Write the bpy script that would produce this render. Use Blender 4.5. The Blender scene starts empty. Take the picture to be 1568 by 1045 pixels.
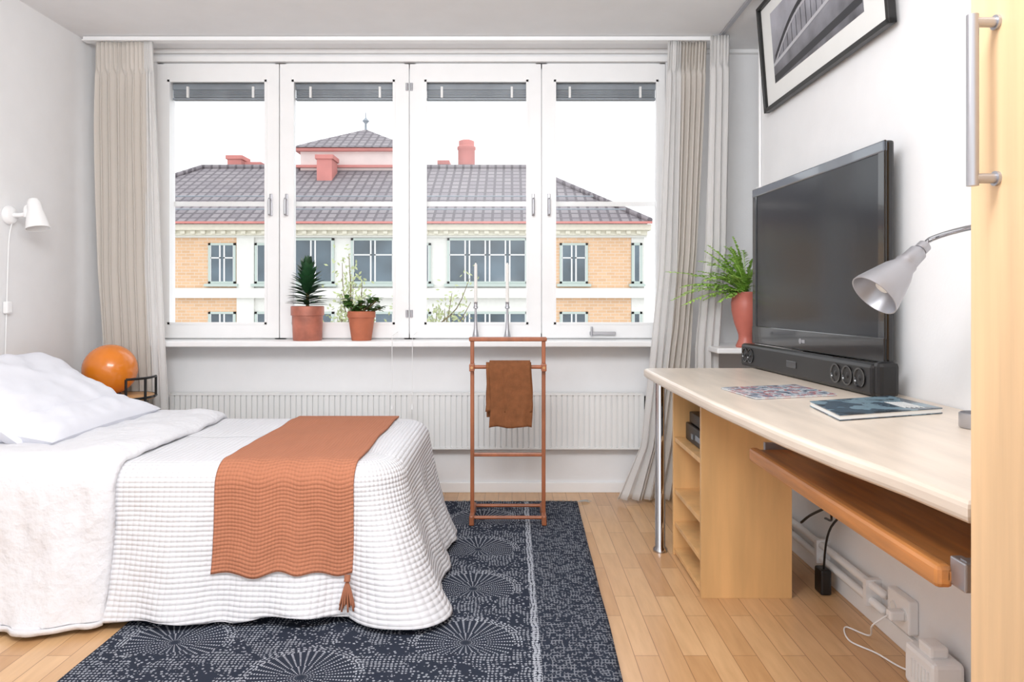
import bpy, bmesh, math, random
from mathutils import Vector, Matrix, noise, Quaternion
random.seed(7)
S=bpy.context.scene
pi=math.pi
# ------------------------------------------------------------------ materials
def lin(c): return tuple(((x/12.92) if x<=0.04045 else ((x+0.055)/1.055)**2.4) for x in c)+(1,)
def newmat(name):
    m=bpy.data.materials.new(name); m.use_nodes=True
    nt=m.node_tree; b=nt.nodes['Principled BSDF']; return m,nt,b
def M(name,col,rough=.5,metal=0,var=0,vs=8,bump=0,bs=60,stretch=(1,1,1),spec=None,coat=0,sss=0):
    m,nt,b=newmat(name); N=nt.nodes; L=nt.links
    b.inputs['Roughness'].default_value=rough; b.inputs['Metallic'].default_value=metal
    if spec is not None: b.inputs['Specular IOR Level'].default_value=spec
    if coat: b.inputs['Coat Weight'].default_value=coat
    b.inputs['Base Color'].default_value=lin(col)
    tc=N.new('ShaderNodeTexCoord'); mp=N.new('ShaderNodeMapping'); L.new(tc.outputs['Object'],mp.inputs[0]); mp.inputs['Scale'].default_value=stretch
    if var or True:
        n=N.new('ShaderNodeTexNoise'); n.inputs['Scale'].default_value=vs; n.inputs['Detail'].default_value=5; L.new(mp.outputs[0],n.inputs['Vector'])
        r=N.new('ShaderNodeValToRGB'); v=max(var,.01)
        r.color_ramp.elements[0].position=.3; r.color_ramp.elements[1].position=.7
        r.color_ramp.elements[0].color=lin([max(0,c*(1-v)) for c in col]); r.color_ramp.elements[1].color=lin([min(1,c*(1+v*.5)) for c in col])
        L.new(n.outputs['Fac'],r.inputs[0]); L.new(r.outputs[0],b.inputs['Base Color'])
    if bump:
        n=N.new('ShaderNodeTexNoise'); n.inputs['Scale'].default_value=bs; n.inputs['Detail'].default_value=4; L.new(mp.outputs[0],n.inputs['Vector'])
        bp=N.new('ShaderNodeBump'); bp.inputs['Strength'].default_value=bump; bp.inputs['Distance'].default_value=.01; L.new(n.outputs['Fac'],bp.inputs['Height']); L.new(bp.outputs[0],b.inputs['Normal'])
    return m
class NX:
    def __init__(s,nt): s.nt=nt
    def m(s,op,a,b=None,c=None):
        n=s.nt.nodes.new('ShaderNodeMath'); n.operation=op
        for i,v in enumerate((a,b,c)):
            if v is None: continue
            if hasattr(v,'links') or hasattr(v,'node'): s.nt.links.new(v,n.inputs[i])
            else: n.inputs[i].default_value=v
        return n.outputs[0]
def brick(name,c1,c2,cm,w,h,mortar,axes,rough=.6,bump=.3,offset=.5,grain=None,spec=.5):
    m,nt,b=newmat(name); N=nt.nodes; L=nt.links
    tc=N.new('ShaderNodeTexCoord'); sx=N.new('ShaderNodeSeparateXYZ'); cx=N.new('ShaderNodeCombineXYZ')
    L.new(tc.outputs['Object'],sx.inputs[0]); L.new(sx.outputs[axes[0]],cx.inputs[0]); L.new(sx.outputs[axes[1]],cx.inputs[1])
    br=N.new('ShaderNodeTexBrick'); br.inputs['Scale'].default_value=1; br.inputs['Brick Width'].default_value=w; br.inputs['Row Height'].default_value=h
    br.inputs['Mortar Size'].default_value=mortar; br.inputs['Color1'].default_value=lin(c1); br.inputs['Color2'].default_value=lin(c2); br.inputs['Mortar'].default_value=lin(cm)
    br.offset=offset; br.inputs['Bias'].default_value=0
    L.new(cx.outputs[0],br.inputs['Vector'])
    out=br.outputs['Color']
    if grain:
        mp=N.new('ShaderNodeMapping'); mp.inputs['Scale'].default_value=grain; L.new(tc.outputs['Object'],mp.inputs[0])
        n=N.new('ShaderNodeTexNoise'); n.inputs['Scale'].default_value=6; n.inputs['Detail'].default_value=6; L.new(mp.outputs[0],n.inputs['Vector'])
        mx=N.new('ShaderNodeMix'); mx.data_type='RGBA'; mx.blend_type='MULTIPLY'; mx.inputs['Factor'].default_value=.30
        r=N.new('ShaderNodeValToRGB'); r.color_ramp.elements[0].position=.3; r.color_ramp.elements[0].color=(.55,.45,.35,1); r.color_ramp.elements[1].position=.65; r.color_ramp.elements[1].color=(1,1,1,1)
        L.new(n.outputs['Fac'],r.inputs[0]); L.new(out,mx.inputs[6]); L.new(r.outputs[0],mx.inputs[7]); out=mx.outputs[2]
    L.new(out,b.inputs['Base Color']); b.inputs['Roughness'].default_value=rough; b.inputs['Specular IOR Level'].default_value=spec
    if bump:
        bp=N.new('ShaderNodeBump'); bp.invert=True; bp.inputs['Strength'].default_value=bump; bp.inputs['Distance'].default_value=.01
        L.new(br.outputs['Fac'],bp.inputs['Height']); L.new(bp.outputs[0],b.inputs['Normal'])
    return m
def cloth(name,col,ku,kv,strength=.6,dist=.01,au=.5,av=1.0,translucent=0,var=.04):
    """woven cloth; uses UV in metres"""
    m,nt,b=newmat(name); N=nt.nodes; L=nt.links; X=NX(nt)
    uv=N.new('ShaderNodeUVMap'); sx=N.new('ShaderNodeSeparateXYZ'); L.new(uv.outputs[0],sx.inputs[0])
    a=X.m('ABSOLUTE',X.m('SINE',X.m('MULTIPLY',sx.outputs[0],ku*pi)))
    c=X.m('ABSOLUTE',X.m('SINE',X.m('MULTIPLY',sx.outputs[1],kv*pi)))
    h=X.m('ADD',X.m('MULTIPLY',a,au),X.m('MULTIPLY',c,av))
    bp=N.new('ShaderNodeBump'); bp.inputs['Strength'].default_value=strength; bp.inputs['Distance'].default_value=dist
    L.new(h,bp.inputs['Height']); L.new(bp.outputs[0],b.inputs['Normal'])
    n=N.new('ShaderNodeTexNoise'); n.inputs['Scale'].default_value=6
    mx=N.new('ShaderNodeMix'); mx.data_type='RGBA'
    mx.inputs[6].default_value=lin([q*(1-var*2) for q in col]); mx.inputs[7].default_value=lin(col)
    L.new(X.m('MULTIPLY',X.m('ADD',h,n.outputs['Fac']),.6),mx.inputs['Factor']); L.new(mx.outputs[2],b.inputs['Base Color'])
    b.inputs['Roughness'].default_value=.9; b.inputs['Specular IOR Level'].default_value=.15
    if translucent:
        t=N.new('ShaderNodeBsdfTranslucent'); t.inputs[0].default_value=lin(col); ms=N.new('ShaderNodeMixShader'); ms.inputs[0].default_value=translucent
        L.new(b.outputs[0],ms.inputs[1]); L.new(t.outputs[0],ms.inputs[2]); L.new(ms.outputs[0],N['Material Output'].inputs[0])
    return m
def glassmat(name,f=.06,rough=.02):
    m,nt,b=newmat(name); N=nt.nodes; L=nt.links
    t=N.new('ShaderNodeBsdfTransparent'); g=N.new('ShaderNodeBsdfGlossy'); g.inputs['Roughness'].default_value=rough
    ms=N.new('ShaderNodeMixShader'); ms.inputs[0].default_value=f
    L.new(t.outputs[0],ms.inputs[1]); L.new(g.outputs[0],ms.inputs[2]); L.new(ms.outputs[0],N['Material Output'].inputs[0]); return m

m_wall=M('wall_paint',(.93,.93,.933),.85,var=.008,bump=.05,bs=120)
m_ceil=M('ceiling_paint',(.935,.935,.94),.9,var=.008)
m_white=M('white_gloss_paint',(.955,.955,.955),.35,var=.01)
m_rad=M('radiator_enamel',(.93,.93,.925),.4,var=.01)
m_floor=brick('oak_parquet',(.88,.71,.52),(.79,.60,.41),(.60,.43,.28),.42,.072,.0012,(1,0),rough=.28,bump=.08,offset=.37,grain=(8,.9,1))
m_birch=M('birch_veneer',(.92,.77,.59),.4,var=.08,vs=3,stretch=(9,9,.5))
m_birch2=M('birch_veneer_cabinet',(.88,.69,.46),.4,var=.08,vs=3,stretch=(5,5,.6))
m_desk=M('whitewashed_birch',(.87,.81,.745),.3,var=.06,vs=4,stretch=(6,.8,6))
m_pine=M('orange_pine',(.78,.51,.28),.3,var=.2,vs=3,stretch=(12,1,12))
m_pine_lt=M('light_pine',(.80,.60,.38),.4,var=.1,vs=4)
m_val=M('cherry_stained_wood',(.64,.37,.235),.35,var=.12,vs=8,stretch=(4,4,1))
m_chrome=M('chrome',(.75,.75,.76),.12,1)
m_alu=M('brushed_aluminium',(.70,.70,.72),.38,.8)
m_black=M('black_plastic',(.055,.055,.06),.4)
m_bgloss=M('piano_black',(.03,.03,.035),.12,coat=.4)
m_screen=M('lcd_screen',(.04,.06,.09),.15,spec=.32)
m_terr=M('terracotta',(.73,.41,.29),.7,var=.08,vs=14,bump=.1)
m_terr2=M('terracotta_mottled',(.74,.44,.36),.5,var=.2,vs=12)
m_red=M('red_glazed_clay',(.77,.42,.36),.4,var=.06)
m_soil=M('soil',(.2,.14,.1),.95,var=.3,vs=60,bump=.5)
m_leafd=M('dark_green_leaf',(.15,.30,.18),.4,var=.35,vs=20)
m_leafm=M('jade_leaf',(.32,.47,.22),.4,var=.3,vs=20)
m_leaff=M('fern_leaf',(.70,.86,.42),.5,var=.12,vs=20)
m_stem=M('plant_stem',(.42,.36,.22),.8,var=.2)
m_orange=M('orange_glass',(.90,.49,.10),.25,var=.04,coat=.4)
m_metalblk=M('black_steel',(.07,.07,.075),.45,.3)
m_wax=M('candle_wax',(.94,.93,.91),.5)
m_grey=M('blind_grey',(.54,.57,.60),.5,var=.1)
m_beige=cloth('linen_beige',(.915,.89,.86),160,160,.1,.002,translucent=.35)
m_sheer=cloth('sheer_white',(.97,.965,.96),200,200,.05,.002,translucent=.5)
m_spread=cloth('white_waffle_cotton',(.905,.905,.92),52,66,.6,.005,.8,1.0,var=.025)
m_duvet=M('white_seersucker',(.905,.905,.92),.95,bump=.8,bs=34,spec=.1)
m_pillow=M('white_pillow_cotton',(.905,.91,.94),.95,bump=.25,bs=9,spec=.1)
m_throw=cloth('terracotta_knit',(.735,.475,.36),90,85,.5,.005,.6,1.0,var=.08)
m_scarf=M('brown_wool',(.51,.32,.205),.95,var=.1,vs=30,bump=.3,bs=200,spec=.1)
m_glass=glassmat('window_glass',.012,.30)
m_paper=M('mat_board',(.93,.93,.92),.8)
# ------------------------------------------------------------------ builders
def obj(name,me,mat=None,smooth=False,mw=None):
    o=bpy.data.objects.new(name,me); S.collection.objects.link(o)
    if mat: me.materials.append(mat)
    if smooth:
        for p in me.polygons: p.use_smooth=True
    if mw is not None: o.matrix_world=mw
    return o
def pyd(name,vs,fs,mat,smooth=False,mw=None,uvs=None):
    me=bpy.data.meshes.new(name); me.from_pydata([tuple(v) for v in vs],[],fs)
    if uvs:
        l=me.uv_layers.new(name='UVMap')
        for p in me.polygons:
            for li,vi in zip(p.loop_indices,p.vertices): l.data[li].uv=uvs[vi]
    me.update(); return obj(name,me,mat,smooth,mw)
def box(name,x0,x1,y0,y1,z0,z1,mat,bev=0,mw=None,seg=2):
    bm=bmesh.new(); bmesh.ops.create_cube(bm,size=1)
    for v in bm.verts: v.co=Vector(((x0+x1)/2+v.co.x*(x1-x0),(y0+y1)/2+v.co.y*(y1-y0),(z0+z1)/2+v.co.z*(z1-z0)))
    if bev: bmesh.ops.bevel(bm,geom=bm.edges[:],offset=bev,segments=seg,profile=.5,affect='EDGES')
    me=bpy.data.meshes.new(name); bm.to_mesh(me); bm.free(); return obj(name,me,mat,False,mw)
def multibox(name,bl,mat):
    vs=[];fs=[]
    for (x0,x1,y0,y1,z0,z1) in bl:
        b=len(vs); vs+=[(x0,y0,z0),(x1,y0,z0),(x1,y1,z0),(x0,y1,z0),(x0,y0,z1),(x1,y0,z1),(x1,y1,z1),(x0,y1,z1)]
        fs+=[tuple(b+i for i in q) for q in ((0,3,2,1),(4,5,6,7),(0,1,5,4),(1,2,6,5),(2,3,7,6),(3,0,4,7))]
    return pyd(name,vs,fs,mat)
def lathe(name,prof,c,mat,axis=(0,0,1),seg=32,smooth=True,mw=None):
    q=Vector((0,0,1)).rotation_difference(Vector(axis).normalized()); c=Vector(c); vs=[];fs=[]
    for r,z in prof:
        for i in range(seg):
            a=2*pi*i/seg; vs.append(c+q@Vector((r*math.cos(a),r*math.sin(a),z)))
    for j in range(len(prof)-1):
        for i in range(seg):
            k=(i+1)%seg; fs.append((j*seg+i,j*seg+k,(j+1)*seg+k,(j+1)*seg+i))
    if prof[0][0]>1e-5: fs.append(tuple(range(seg-1,-1,-1)))
    if prof[-1][0]>1e-5: fs.append(tuple((len(prof)-1)*seg+i for i in range(seg)))
    o=pyd(name,vs,fs,mat,smooth,mw)
    if smooth:
        try: o.data.set_sharp_from_angle(angle=math.radians(45))
        except Exception: pass
    return o
def rod(name,p0,p1,r,mat,r2=None,seg=16,mw=None):
    p0=Vector(p0);p1=Vector(p1);d=p1-p0
    return lathe(name,[(r,0),(r if r2 is None else r2,d.length)],p0,mat,axis=d,seg=seg,mw=mw)
def crv(pts,n=8):
    P=[Vector(p) for p in pts]; P=[P[0]*2-P[1]]+P+[P[-1]*2-P[-2]]; out=[]
    for i in range(1,len(P)-2):
        for k in range(n):
            t=k/n; a,b,c,d=P[i-1:i+3]
            out.append(.5*((2*b)+(c-a)*t+(2*a-5*b+4*c-d)*t*t+(3*b-a-3*c+d)*t**3))
    out.append(P[-2]); return out
def tube(name,pts,r,mat,seg=8,smoothpts=True,n=8,closed=False,mw=None):
    P=crv(pts,n) if smoothpts else [Vector(p) for p in pts]
    vs=[];fs=[];up=None;m=len(P)
    for i,p in enumerate(P):
        t=(P[min(i+1,m-1)]-P[max(i-1,0)]) if not closed else (P[(i+1)%m]-P[(i-1)%m]); t.normalize()
        if up is None: up=t.orthogonal().normalized()
        up=(up-t*up.dot(t)).normalized(); bi=t.cross(up)
        rr=r(i/(m-1)) if callable(r) else r
        for k in range(seg):
            a=2*pi*k/seg; vs.append(p+(up*math.cos(a)+bi*math.sin(a))*rr)
    for i in range(m if closed else m-1):
        j=(i+1)%m
        for k in range(seg):
            l=(k+1)%seg; fs.append((i*seg+k,i*seg+l,j*seg+l,j*seg+k))
    if not closed: fs+= [tuple(range(seg-1,-1,-1)),tuple((m-1)*seg+k for k in range(seg))]
    return pyd(name,vs,fs,mat,True,mw)
def group(name,parts,loc=None):
    e=bpy.data.objects.new(name,None); e.empty_display_size=.05; S.collection.objects.link(e)
    if loc is None:
        pt=[o.matrix_world@v.co for o in parts[:1] for v in o.data.vertices]; loc=sum(pt,Vector())/len(pt)
    loc=Vector(loc); e.location=loc
    for o in parts:
        mw=o.matrix_world.copy(); o.parent=e; o.matrix_parent_inverse=Matrix.Translation(-loc)
        o.matrix_basis=mw
    return e
def grid(name,f,nu,nv,mat,smooth=True,uvf=None,solid=0):
    vs=[];uv=[]
    for j in range(nv+1):
        for i in range(nu+1):
            u=i/nu;v=j/nv; vs.append(f(u,v)); uv.append(uvf(u,v) if uvf else (u,v))
    fs=[(j*(nu+1)+i,j*(nu+1)+i+1,(j+1)*(nu+1)+i+1,(j+1)*(nu+1)+i) for j in range(nv) for i in range(nu)]
    o=pyd(name,vs,fs,mat,smooth,uvs=uv)
    if solid: md=o.modifiers.new('s','SOLIDIFY'); md.thickness=solid; md.offset=0
    return o
nz=lambda x,y=0,z=0: noise.noise(Vector((x,y,z)))
sm=lambda t:(lambda q:q*q*(3-2*q))(max(0,min(1,t)))
# ------------------------------------------------------------------ room
XL,XR,YW,ZC=-2.225,1.18,3.88,2.40
YB=-1.2; YC=3.40; XR2=1.70
box('floor',XL-.1,XR2+.1,YB,YW+.2,-.1,0,m_floor)
box('ceiling',XL-.1,XR2+.1,YB,YW+.2,ZC,ZC+.1,m_ceil)
box('wall_left',XL-.1,XL,YB,YW+.2,0,ZC,m_wall)
box('wall_right',XR,XR2+.1,YB,YC,0,ZC,m_wall)
box('wall_recess',XR2,XR2+.1,YC,YW+.2,0,ZC,m_wall)
WX0,WX1,WZ0,WZ1=-1.93,.835,.83,2.335
multibox('wall_window',[(XL,WX0,YW,YW+.2,0,ZC),(WX1,XR2,YW,YW+.2,0,ZC),(WX0,WX1,YW,YW+.2,0,WZ0-.03),(WX0,WX1,YW,YW+.2,WZ1,ZC)],m_wall)
box('baseboard_window',XL,XR2,YW-.014,YW,0,.055,m_white,.003)
box('baseboard_left',XL,XL+.014,YB,YW,0,.055,m_white,.003)
box('baseboard_right',XR-.014,XR,YB,YC,0,.055,m_white,.003)
box('trim_1',XL,XR2,YW-.03,YW,ZC-.022,ZC,m_white,.004)
box('trim_2',WX0-.05,WX1+.05,YW-.02,YW,WZ1,WZ1+.03,m_white,.004)
# sill
box('window_sill',-1.90,.86,3.70,YW+.03,.80,.83,m_white,.006)
box('window_sill.001',.99,1.68,3.44,YW-.0,.785,.812,m_white,.006)
# windows
secs=[(-1.93,-1.262,-1.869,-1.330),(-1.262,-.557,-1.195,-.635),(-.557,.160,-.475,.089),(.160,.835,.227,.794)]
gz0,gz1=.911,2.24
for i,(a,b,g0,g1) in enumerate(secs):
    P=[]
    y0,y1=YW-.004,YW+.07
    e=.003
    P.append(multibox('sash_frame',[(a+e,g0,y0,y1,WZ0+.008,WZ1-.01),(g1,b-e,y0,y1,WZ0+.008,WZ1-.01),(g0,g1,y0,y1,WZ0+.008,gz0),(g0,g1,y0,y1,gz1,WZ1-.01)],m_white))
    P.append(multibox('casing',[(a,b,y0+.02,y1+.08,WZ0,WZ0+.03),(a,b,y0+.02,y1+.08,WZ1-.03,WZ1),(a,a+.03,y0+.02,y1+.08,WZ0,WZ1),(b-.03,b,y0+.02,y1+.08,WZ0,WZ1)],m_white))
    s=.012
    P.append(multibox('glazing_bead',[(g0-.001,g0+s,y0-.004,y0+.012,gz0,gz1),(g1-s,g1+.001,y0-.004,y0+.012,gz0,gz1),(g0,g1,y0-.004,y0+.012,gz0-.001,gz0+s),(g0,g1,y0-.004,y0+.012,gz1-s,gz1+.001)],m_white))
    P.append(box('pane',g0,g1,YW+.03,YW+.034,gz0,gz1,m_glass))
    # packed venetian blind
    P.append(box('blind_headrail',g0+.005,g1-.005,YW+.045,YW+.075,gz1-.040,gz1-.002,m_grey,.002))
    sl=[]
    for k in range(5): sl.append((g0+.008,g1-.008,YW+.047,YW+.073,gz1-.048-.008*k,gz1-.042-.008*k))
    sl.append((g0+.006,g1-.006,YW+.045,YW+.075,gz1-.096,gz1-.084))
    P.append(multibox('blind_slats',sl,m_grey))
    P.append(multibox('blind_clips',[(x-.006,x+.006,YW+.035,YW+.046,gz1-.085,gz1-.025) for x in (g0+.09,g1-.09)],m_rad))
    # outer guard bar
    P.append(box('outer_bar',a+.03,b-.03,YW+.14,YW+.15,1.572,1.598,m_rad))
    # handle
    hx= b-.045 if i in (0,2) else a+.04
    P.append(box('handle_plate',hx-.008,hx+.008,YW-.012,YW-.004,1.50,1.62,m_alu,.003))
    P.append(tube('handle_lever',[(hx,YW-.012,1.59),(hx,YW-.035,1.59),(hx,YW-.038,1.57),(hx,YW-.038,1.50)],.006,m_alu))
    if i in (1,2):
        hx=b-.012 if i==1 else a+.012
        for hz in (2.2,.97):
            P.append(rod('hinge',(hx,YW-.01,hz-.02),(hx,YW-.01,hz+.02),.007,m_alu))
    if i==3:
        P.append(box('latch',.42,.56,YW-.03,YW-.005,.855,.872,m_alu,.003)); P.append(rod('latch_pin',(.43,YW-.03,.85),(.43,YW-.03,.90),.006,m_alu))
    group('window_%d'%(i+1),P,((a+b)/2,YW,(WZ0+WZ1)/2))
# curtain rails
group('curtain_rail',[box('rail_track',-2.2,1.10,3.66,3.69,2.378,2.398,m_white,.003),box('rail_lip',-2.2,1.10,3.65,3.70,2.373,2.379,m_white,.002)])
group('curtain_rail.001',[box('rail_track',1.055,1.075,1.9,3.64,2.387,2.399,m_alu,.002)])
# curtains
def curtain(name,keys,y,amp,folds,mat,z0,z1,seed=0,ykeys=None,head=True):
    def at(z):
        for (za,a0,a1),(zb,b0,b1) in zip(keys,keys[1:]):
            if za>=z>=zb:
                t=(za-z)/(za-zb); return a0+(b0-a0)*t,a1+(b1-a1)*t
        return keys[-1][1:]
    W=keys[0][2]-keys[0][1]
    def f(u,v):
        z=z1+(z0-z1)*v; a,b=at(z)
        uu=u+.012*nz(u*6,v*1.5,seed)
        ph=uu*folds*2*pi+.8*nz(u*3,v*2,seed+5)
        k=.55+.45*sm(v*6)
        yy=y+amp*k*math.sin(ph)+.012*nz(u*5,v*3,seed+9)
        if head and v<.06: yy=y+amp*.45*math.sin(uu*folds*4*pi)
        return (a+(b-a)*u+.006*math.sin(ph*2),yy,z)
    return grid(name,f,int(folds*22),70,mat,uvf=lambda u,v:(u*W*3,v*2.3),solid=.002)
o1=curtain('linen_panel',[(2.370,-2.14,-1.88),(1.2,-2.13,-1.87),(.02,-2.06,-1.83)],3.672,.022,6,m_beige,.02,2.370,1)
o2=curtain('sheer_panel',[(2.370,-1.885,-1.845),(1.2,-1.88,-1.80),(.02,-1.85,-1.74)],3.665,.018,2.5,m_sheer,.02,2.370,2)
group('window_curtain',[o1,o2],(-2,3.67,1.2))
o1=curtain('linen_panel',[(2.370,.86,1.0),(1.3,.83,.95),(.9,.80,.92),(.3,.70,.88),(.02,.62,.84)],3.668,.024,4.5,m_beige,.02,2.370,3)
o2=curtain('sheer_panel',[(2.370,.80,.87),(1.2,.75,.845),(.9,.72,.82),(.3,.66,.76),(.02,.54,.72)],3.660,.020,3,m_sheer,.02,2.370,4)
group('window_curtain.001',[o1,o2],(.9,3.67,1.2))
o1=curtain('sheer_panel',[(2.384,1.005,1.10),(1.3,.98,1.085),(.8,.93,1.05),(.02,.93,1.05)],3.615,.018,3,m_sheer,.02,2.384,6)
group('side_curtain',[o1],(1.05,3.61,1.2))
# radiator
P=[box('panel_back',-1.83,.70,3.82,3.855,.25,.54,m_rad,.004)]
bl=[]
x=-1.825
while x<.69:
    bl.append((x,x+.022,3.809,3.822,.255,.535)); x+=.0295
P.append(multibox('fins',bl,m_rad))
P.append(multibox('top_grille',[(-1.83,.70,3.806,3.86,.535,.545),(-1.83,.70,3.806,3.86,.247,.257)],m_rad))
P.append(multibox('wall_brackets',[(x,x+.03,3.85,3.88,.28,.5) for x in (-1.5,-.3,.5)],m_rad))
P.append(rod('thermostat',(.715,3.82,.46),(.715,3.82,.53),.014,m_black)); P.append(rod('valve',(.70,3.83,.47),(.715,3.83,.47),.012,m_alu))
P.append(rod('supply_pipe',(.715,3.83,0),(.715,3.83,.46),.008,m_white))
group('radiator',P,(-.55,3.82,.4))
# blind cords
for k,(cx) in enumerate((-.62,-.515)):
    group('blind_cord' ,[rod('cord',(cx,3.69,.50),(cx,3.69,.86),.0015,m_white,seg=6),lathe('tassel',[(0.002,.03),(.006,.01),(.007,0),(0,-.002)],(cx,3.69,.48),m_white,seg=12),rod('hook',(cx,3.69,.858),(cx,3.874,.87),.0015,m_white,seg=6)],(cx,3.69,.5))
# ------------------------------------------------------------------ outside
OY=25.
m_fac=M('cream_render',(.87,.865,.84),.9,var=.02)
m_cream=M('cornice_cream',(.86,.84,.77),.9,var=.03)
m_bk=brick('yellow_brick',(.86,.70,.55),(.81,.65,.50),(.83,.75,.67),.30,.11,.012,(0,2),rough=.9,bump=0)
m_roof=brick('grey_roof_tiles',(.55,.52,.53),(.48,.45,.47),(.36,.33,.35),.34,.40,.05,(0,1),rough=.7,bump=.5,offset=0)
m_gf=M('green_window_frame',(.70,.75,.72),.6)
m_wg=M('far_window_glass',(.30,.36,.40),.1,var=.35,vs=.8)
m_chim=M('red_sheet_metal',(.77,.47,.44),.7,var=.06,vs=2)
m_pink=M('pale_pink_render',(.86,.79,.77),.8,var=.03,vs=2)
m_wf=M('far_white_frame',(.88,.88,.88),.6)
m_ground=M('street_ground',(.5,.5,.48),.9,var=.1,vs=.3)
P=[multibox('facade_render',[(-9.55,1.5,OY,OY+.3,-12,3.5),(4.2,4.6,OY,OY+8,-12,3.5),(-16,-9.55,OY+.2,OY+.4,-12,3.5),(1.5,4.2,OY+.2,OY+.4,-12,3.5),(-9.6,-9.0,OY-.10,OY-.001,-12,3.38),(4.17,4.63,OY-.015,OY+.01,-12,3.38)],m_fac),
   multibox('brick_panels',[(-16,-9.6,OY-.03,OY+.2,-12,3.2),(1.5,4.16,OY-.03,OY+.2,-12,3.2)],m_bk),
   multibox('string_courses',[(-16,4.7,OY-.2,OY,1.08,1.42),(-16,4.7,OY-.2,OY,-2.4,-2.0),(-16,4.7,OY-.13,OY,3.19,3.30)],m_fac),
   multibox('cornice',[(-16.2,4.8,OY-.45,OY+.1,3.42,3.62),(-16.1,4.7,OY-.25,OY+.1,3.26,3.43)],m_cream),
   multibox('dentils',[(-16+i*.35,-15.85+i*.35,OY-.36,OY-.2,3.30,3.41) for i in range(59)],m_cream)]
ey=OY-.55; ry=OY+5; ez=3.68; rz=6.55
P.append(pyd('roof',[(-16.4,ey,ez),(4.75,ey,ez),(.6,ry,rz),(-13,ry,rz),(-16.4,ry+5,ez),(4.75,ry+5,ez)],[(0,1,2,3),(1,5,2),(5,4,3,2),(4,0,3)],m_roof))
P.append(multibox('gutter',[(-16.4,4.8,ey-.08,ey+.02,ez-.05,ez+.02)],m_chim))
P.append(tube('ridge_cap',[(-16.4,ey,ez+.05),(-13,ry,rz+.05)],.10,m_roof,smoothpts=False)); P.append(tube('ridge_cap',[(-13,ry,rz+.05),(.6,ry,rz+.05),(4.75,ey,ez+.05)],.10,m_roof,smoothpts=False))
for (t,a,b) in ((.12,-15.6,4.0),(.34,-14.9,3.0)):
    yy=ey+(ry-ey)*t; zz=ez+(rz-ez)*t+.18
    P.append(rod('snow_rail',(a,yy,zz),(b,yy,zz),.025,m_grey,seg=6))
def bwin(a,b,z0,z1,n,mid=True):
    fr=[(a,b,OY-.08,OY+.02,z0,z0+.08),(a,b,OY-.08,OY+.02,z1-.08,z1),(a,a+.08,OY-.08,OY+.02,z0,z1),(b-.08,b,OY-.08,OY+.02,z0,z1)]
    P.append(multibox('window_surround',fr,m_gf)); P.append(multibox('window_dark_glass',[(a+.05,b-.05,OY-.05,OY-.035,z0+.05,z1-.05)],m_wg))
    w=(b-a)/n; mm=[]
    for k in range(n):
        x0=a+k*w+.05;x1=a+(k+1)*w-.05
        mm+=[(x0,x0+.05,OY-.07,OY-.04,z0+.06,z1-.06),(x1-.05,x1,OY-.07,OY-.04,z0+.06,z1-.06)]
        if mid: mm.append((x0,x1,OY-.07,OY-.04,z0+(z1-z0)*.62,z0+(z1-z0)*.62+.045))
    P.append(multibox('mullions',mm,m_wf)); P.append(multibox('window_ledge',[(a-.1,b+.1,OY-.19,OY,z0-.10,z0-.005)],m_gf))
cx=lambda p:(p-784)/43.76
for (a,b,n,mid) in [(320,362,2,True),(391,411,1,False),(448,512,2,False),(538,605,2,True),(636,660,1,False),(685,808,4,True),(857,900,2,True),(967,983,1,False),(200,242,2,True)]:
    bwin(cx(a),cx(b),1.58,3.0 if n<2 or b<380 or b>850 else 3.17,n,mid)
    bwin(cx(a),cx(b),-1.2,.6,n,mid)
# tower pavilion
ty0,ty1=29.5,34.5
tx0,tx1=-9.0,-4.3
P.append(multibox('tower_walls',[(tx0+.2,tx1-.2,ty0+.2,ty1-.2,5.5,7.2)],m_pink))
P.append(multibox('tower_bands',[(tx0,tx1,ty0,ty1,7.18,7.3),(tx0+.05,tx1-.05,ty0+.05,ty1-.05,6.5,6.60)],m_chim))
ap=(-6.55,32,8.65)
P.append(pyd('tower_roof',[(tx0-.1,ty0-.1,7.31),(tx1+.1,ty0-.1,7.31),(tx1+.1,ty1,7.31),(tx0-.1,ty1,7.31),ap,(tx0+.6,ty0+.8,7.75),(tx1-.6,ty0+.8,7.75)],[(0,1,6,5),(5,6,4),(1,2,6),(2,4,6),(2,3,4),(3,0,5),(3,5,4)],m_roof))
P.append(lathe('tower_finial',[(.06,0),(.05,.3),(.16,.42),(.03,.56),(.02,.8),(0,.82)],(ap[0],ap[1],ap[2]-.05),m_grey,seg=12))
for (a,b,y,z0,z1) in [(485,508,28.5,5.5,6.8),(348,369,31,5.6,7.28),(378,398,31.2,5.6,7.02),(672,686,31,5.6,7.05)]:
    s=1094/y; X0=(a-784)/s;X1=(b-784)/s
    P.append(multibox('chimney',[(X0,X1,y,y+.9,z0,z1),(X0-.06,X1+.06,y-.06,y+.96,z1-.16,z1+.01)],m_chim))
P.append(lathe('round_chimney',[(.36,0),(.36,1.2),(.40,1.25),(.40,1.35),(.33,1.4),(.33,1.6),(.2,1.65)],(-1.95,30.6,6.2),m_chim,seg=20))
group('apartment_building',P,(-5,OY,-12))
box('ground_street',-60,60,5.5,90,-12.2,-12,m_ground)
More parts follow.
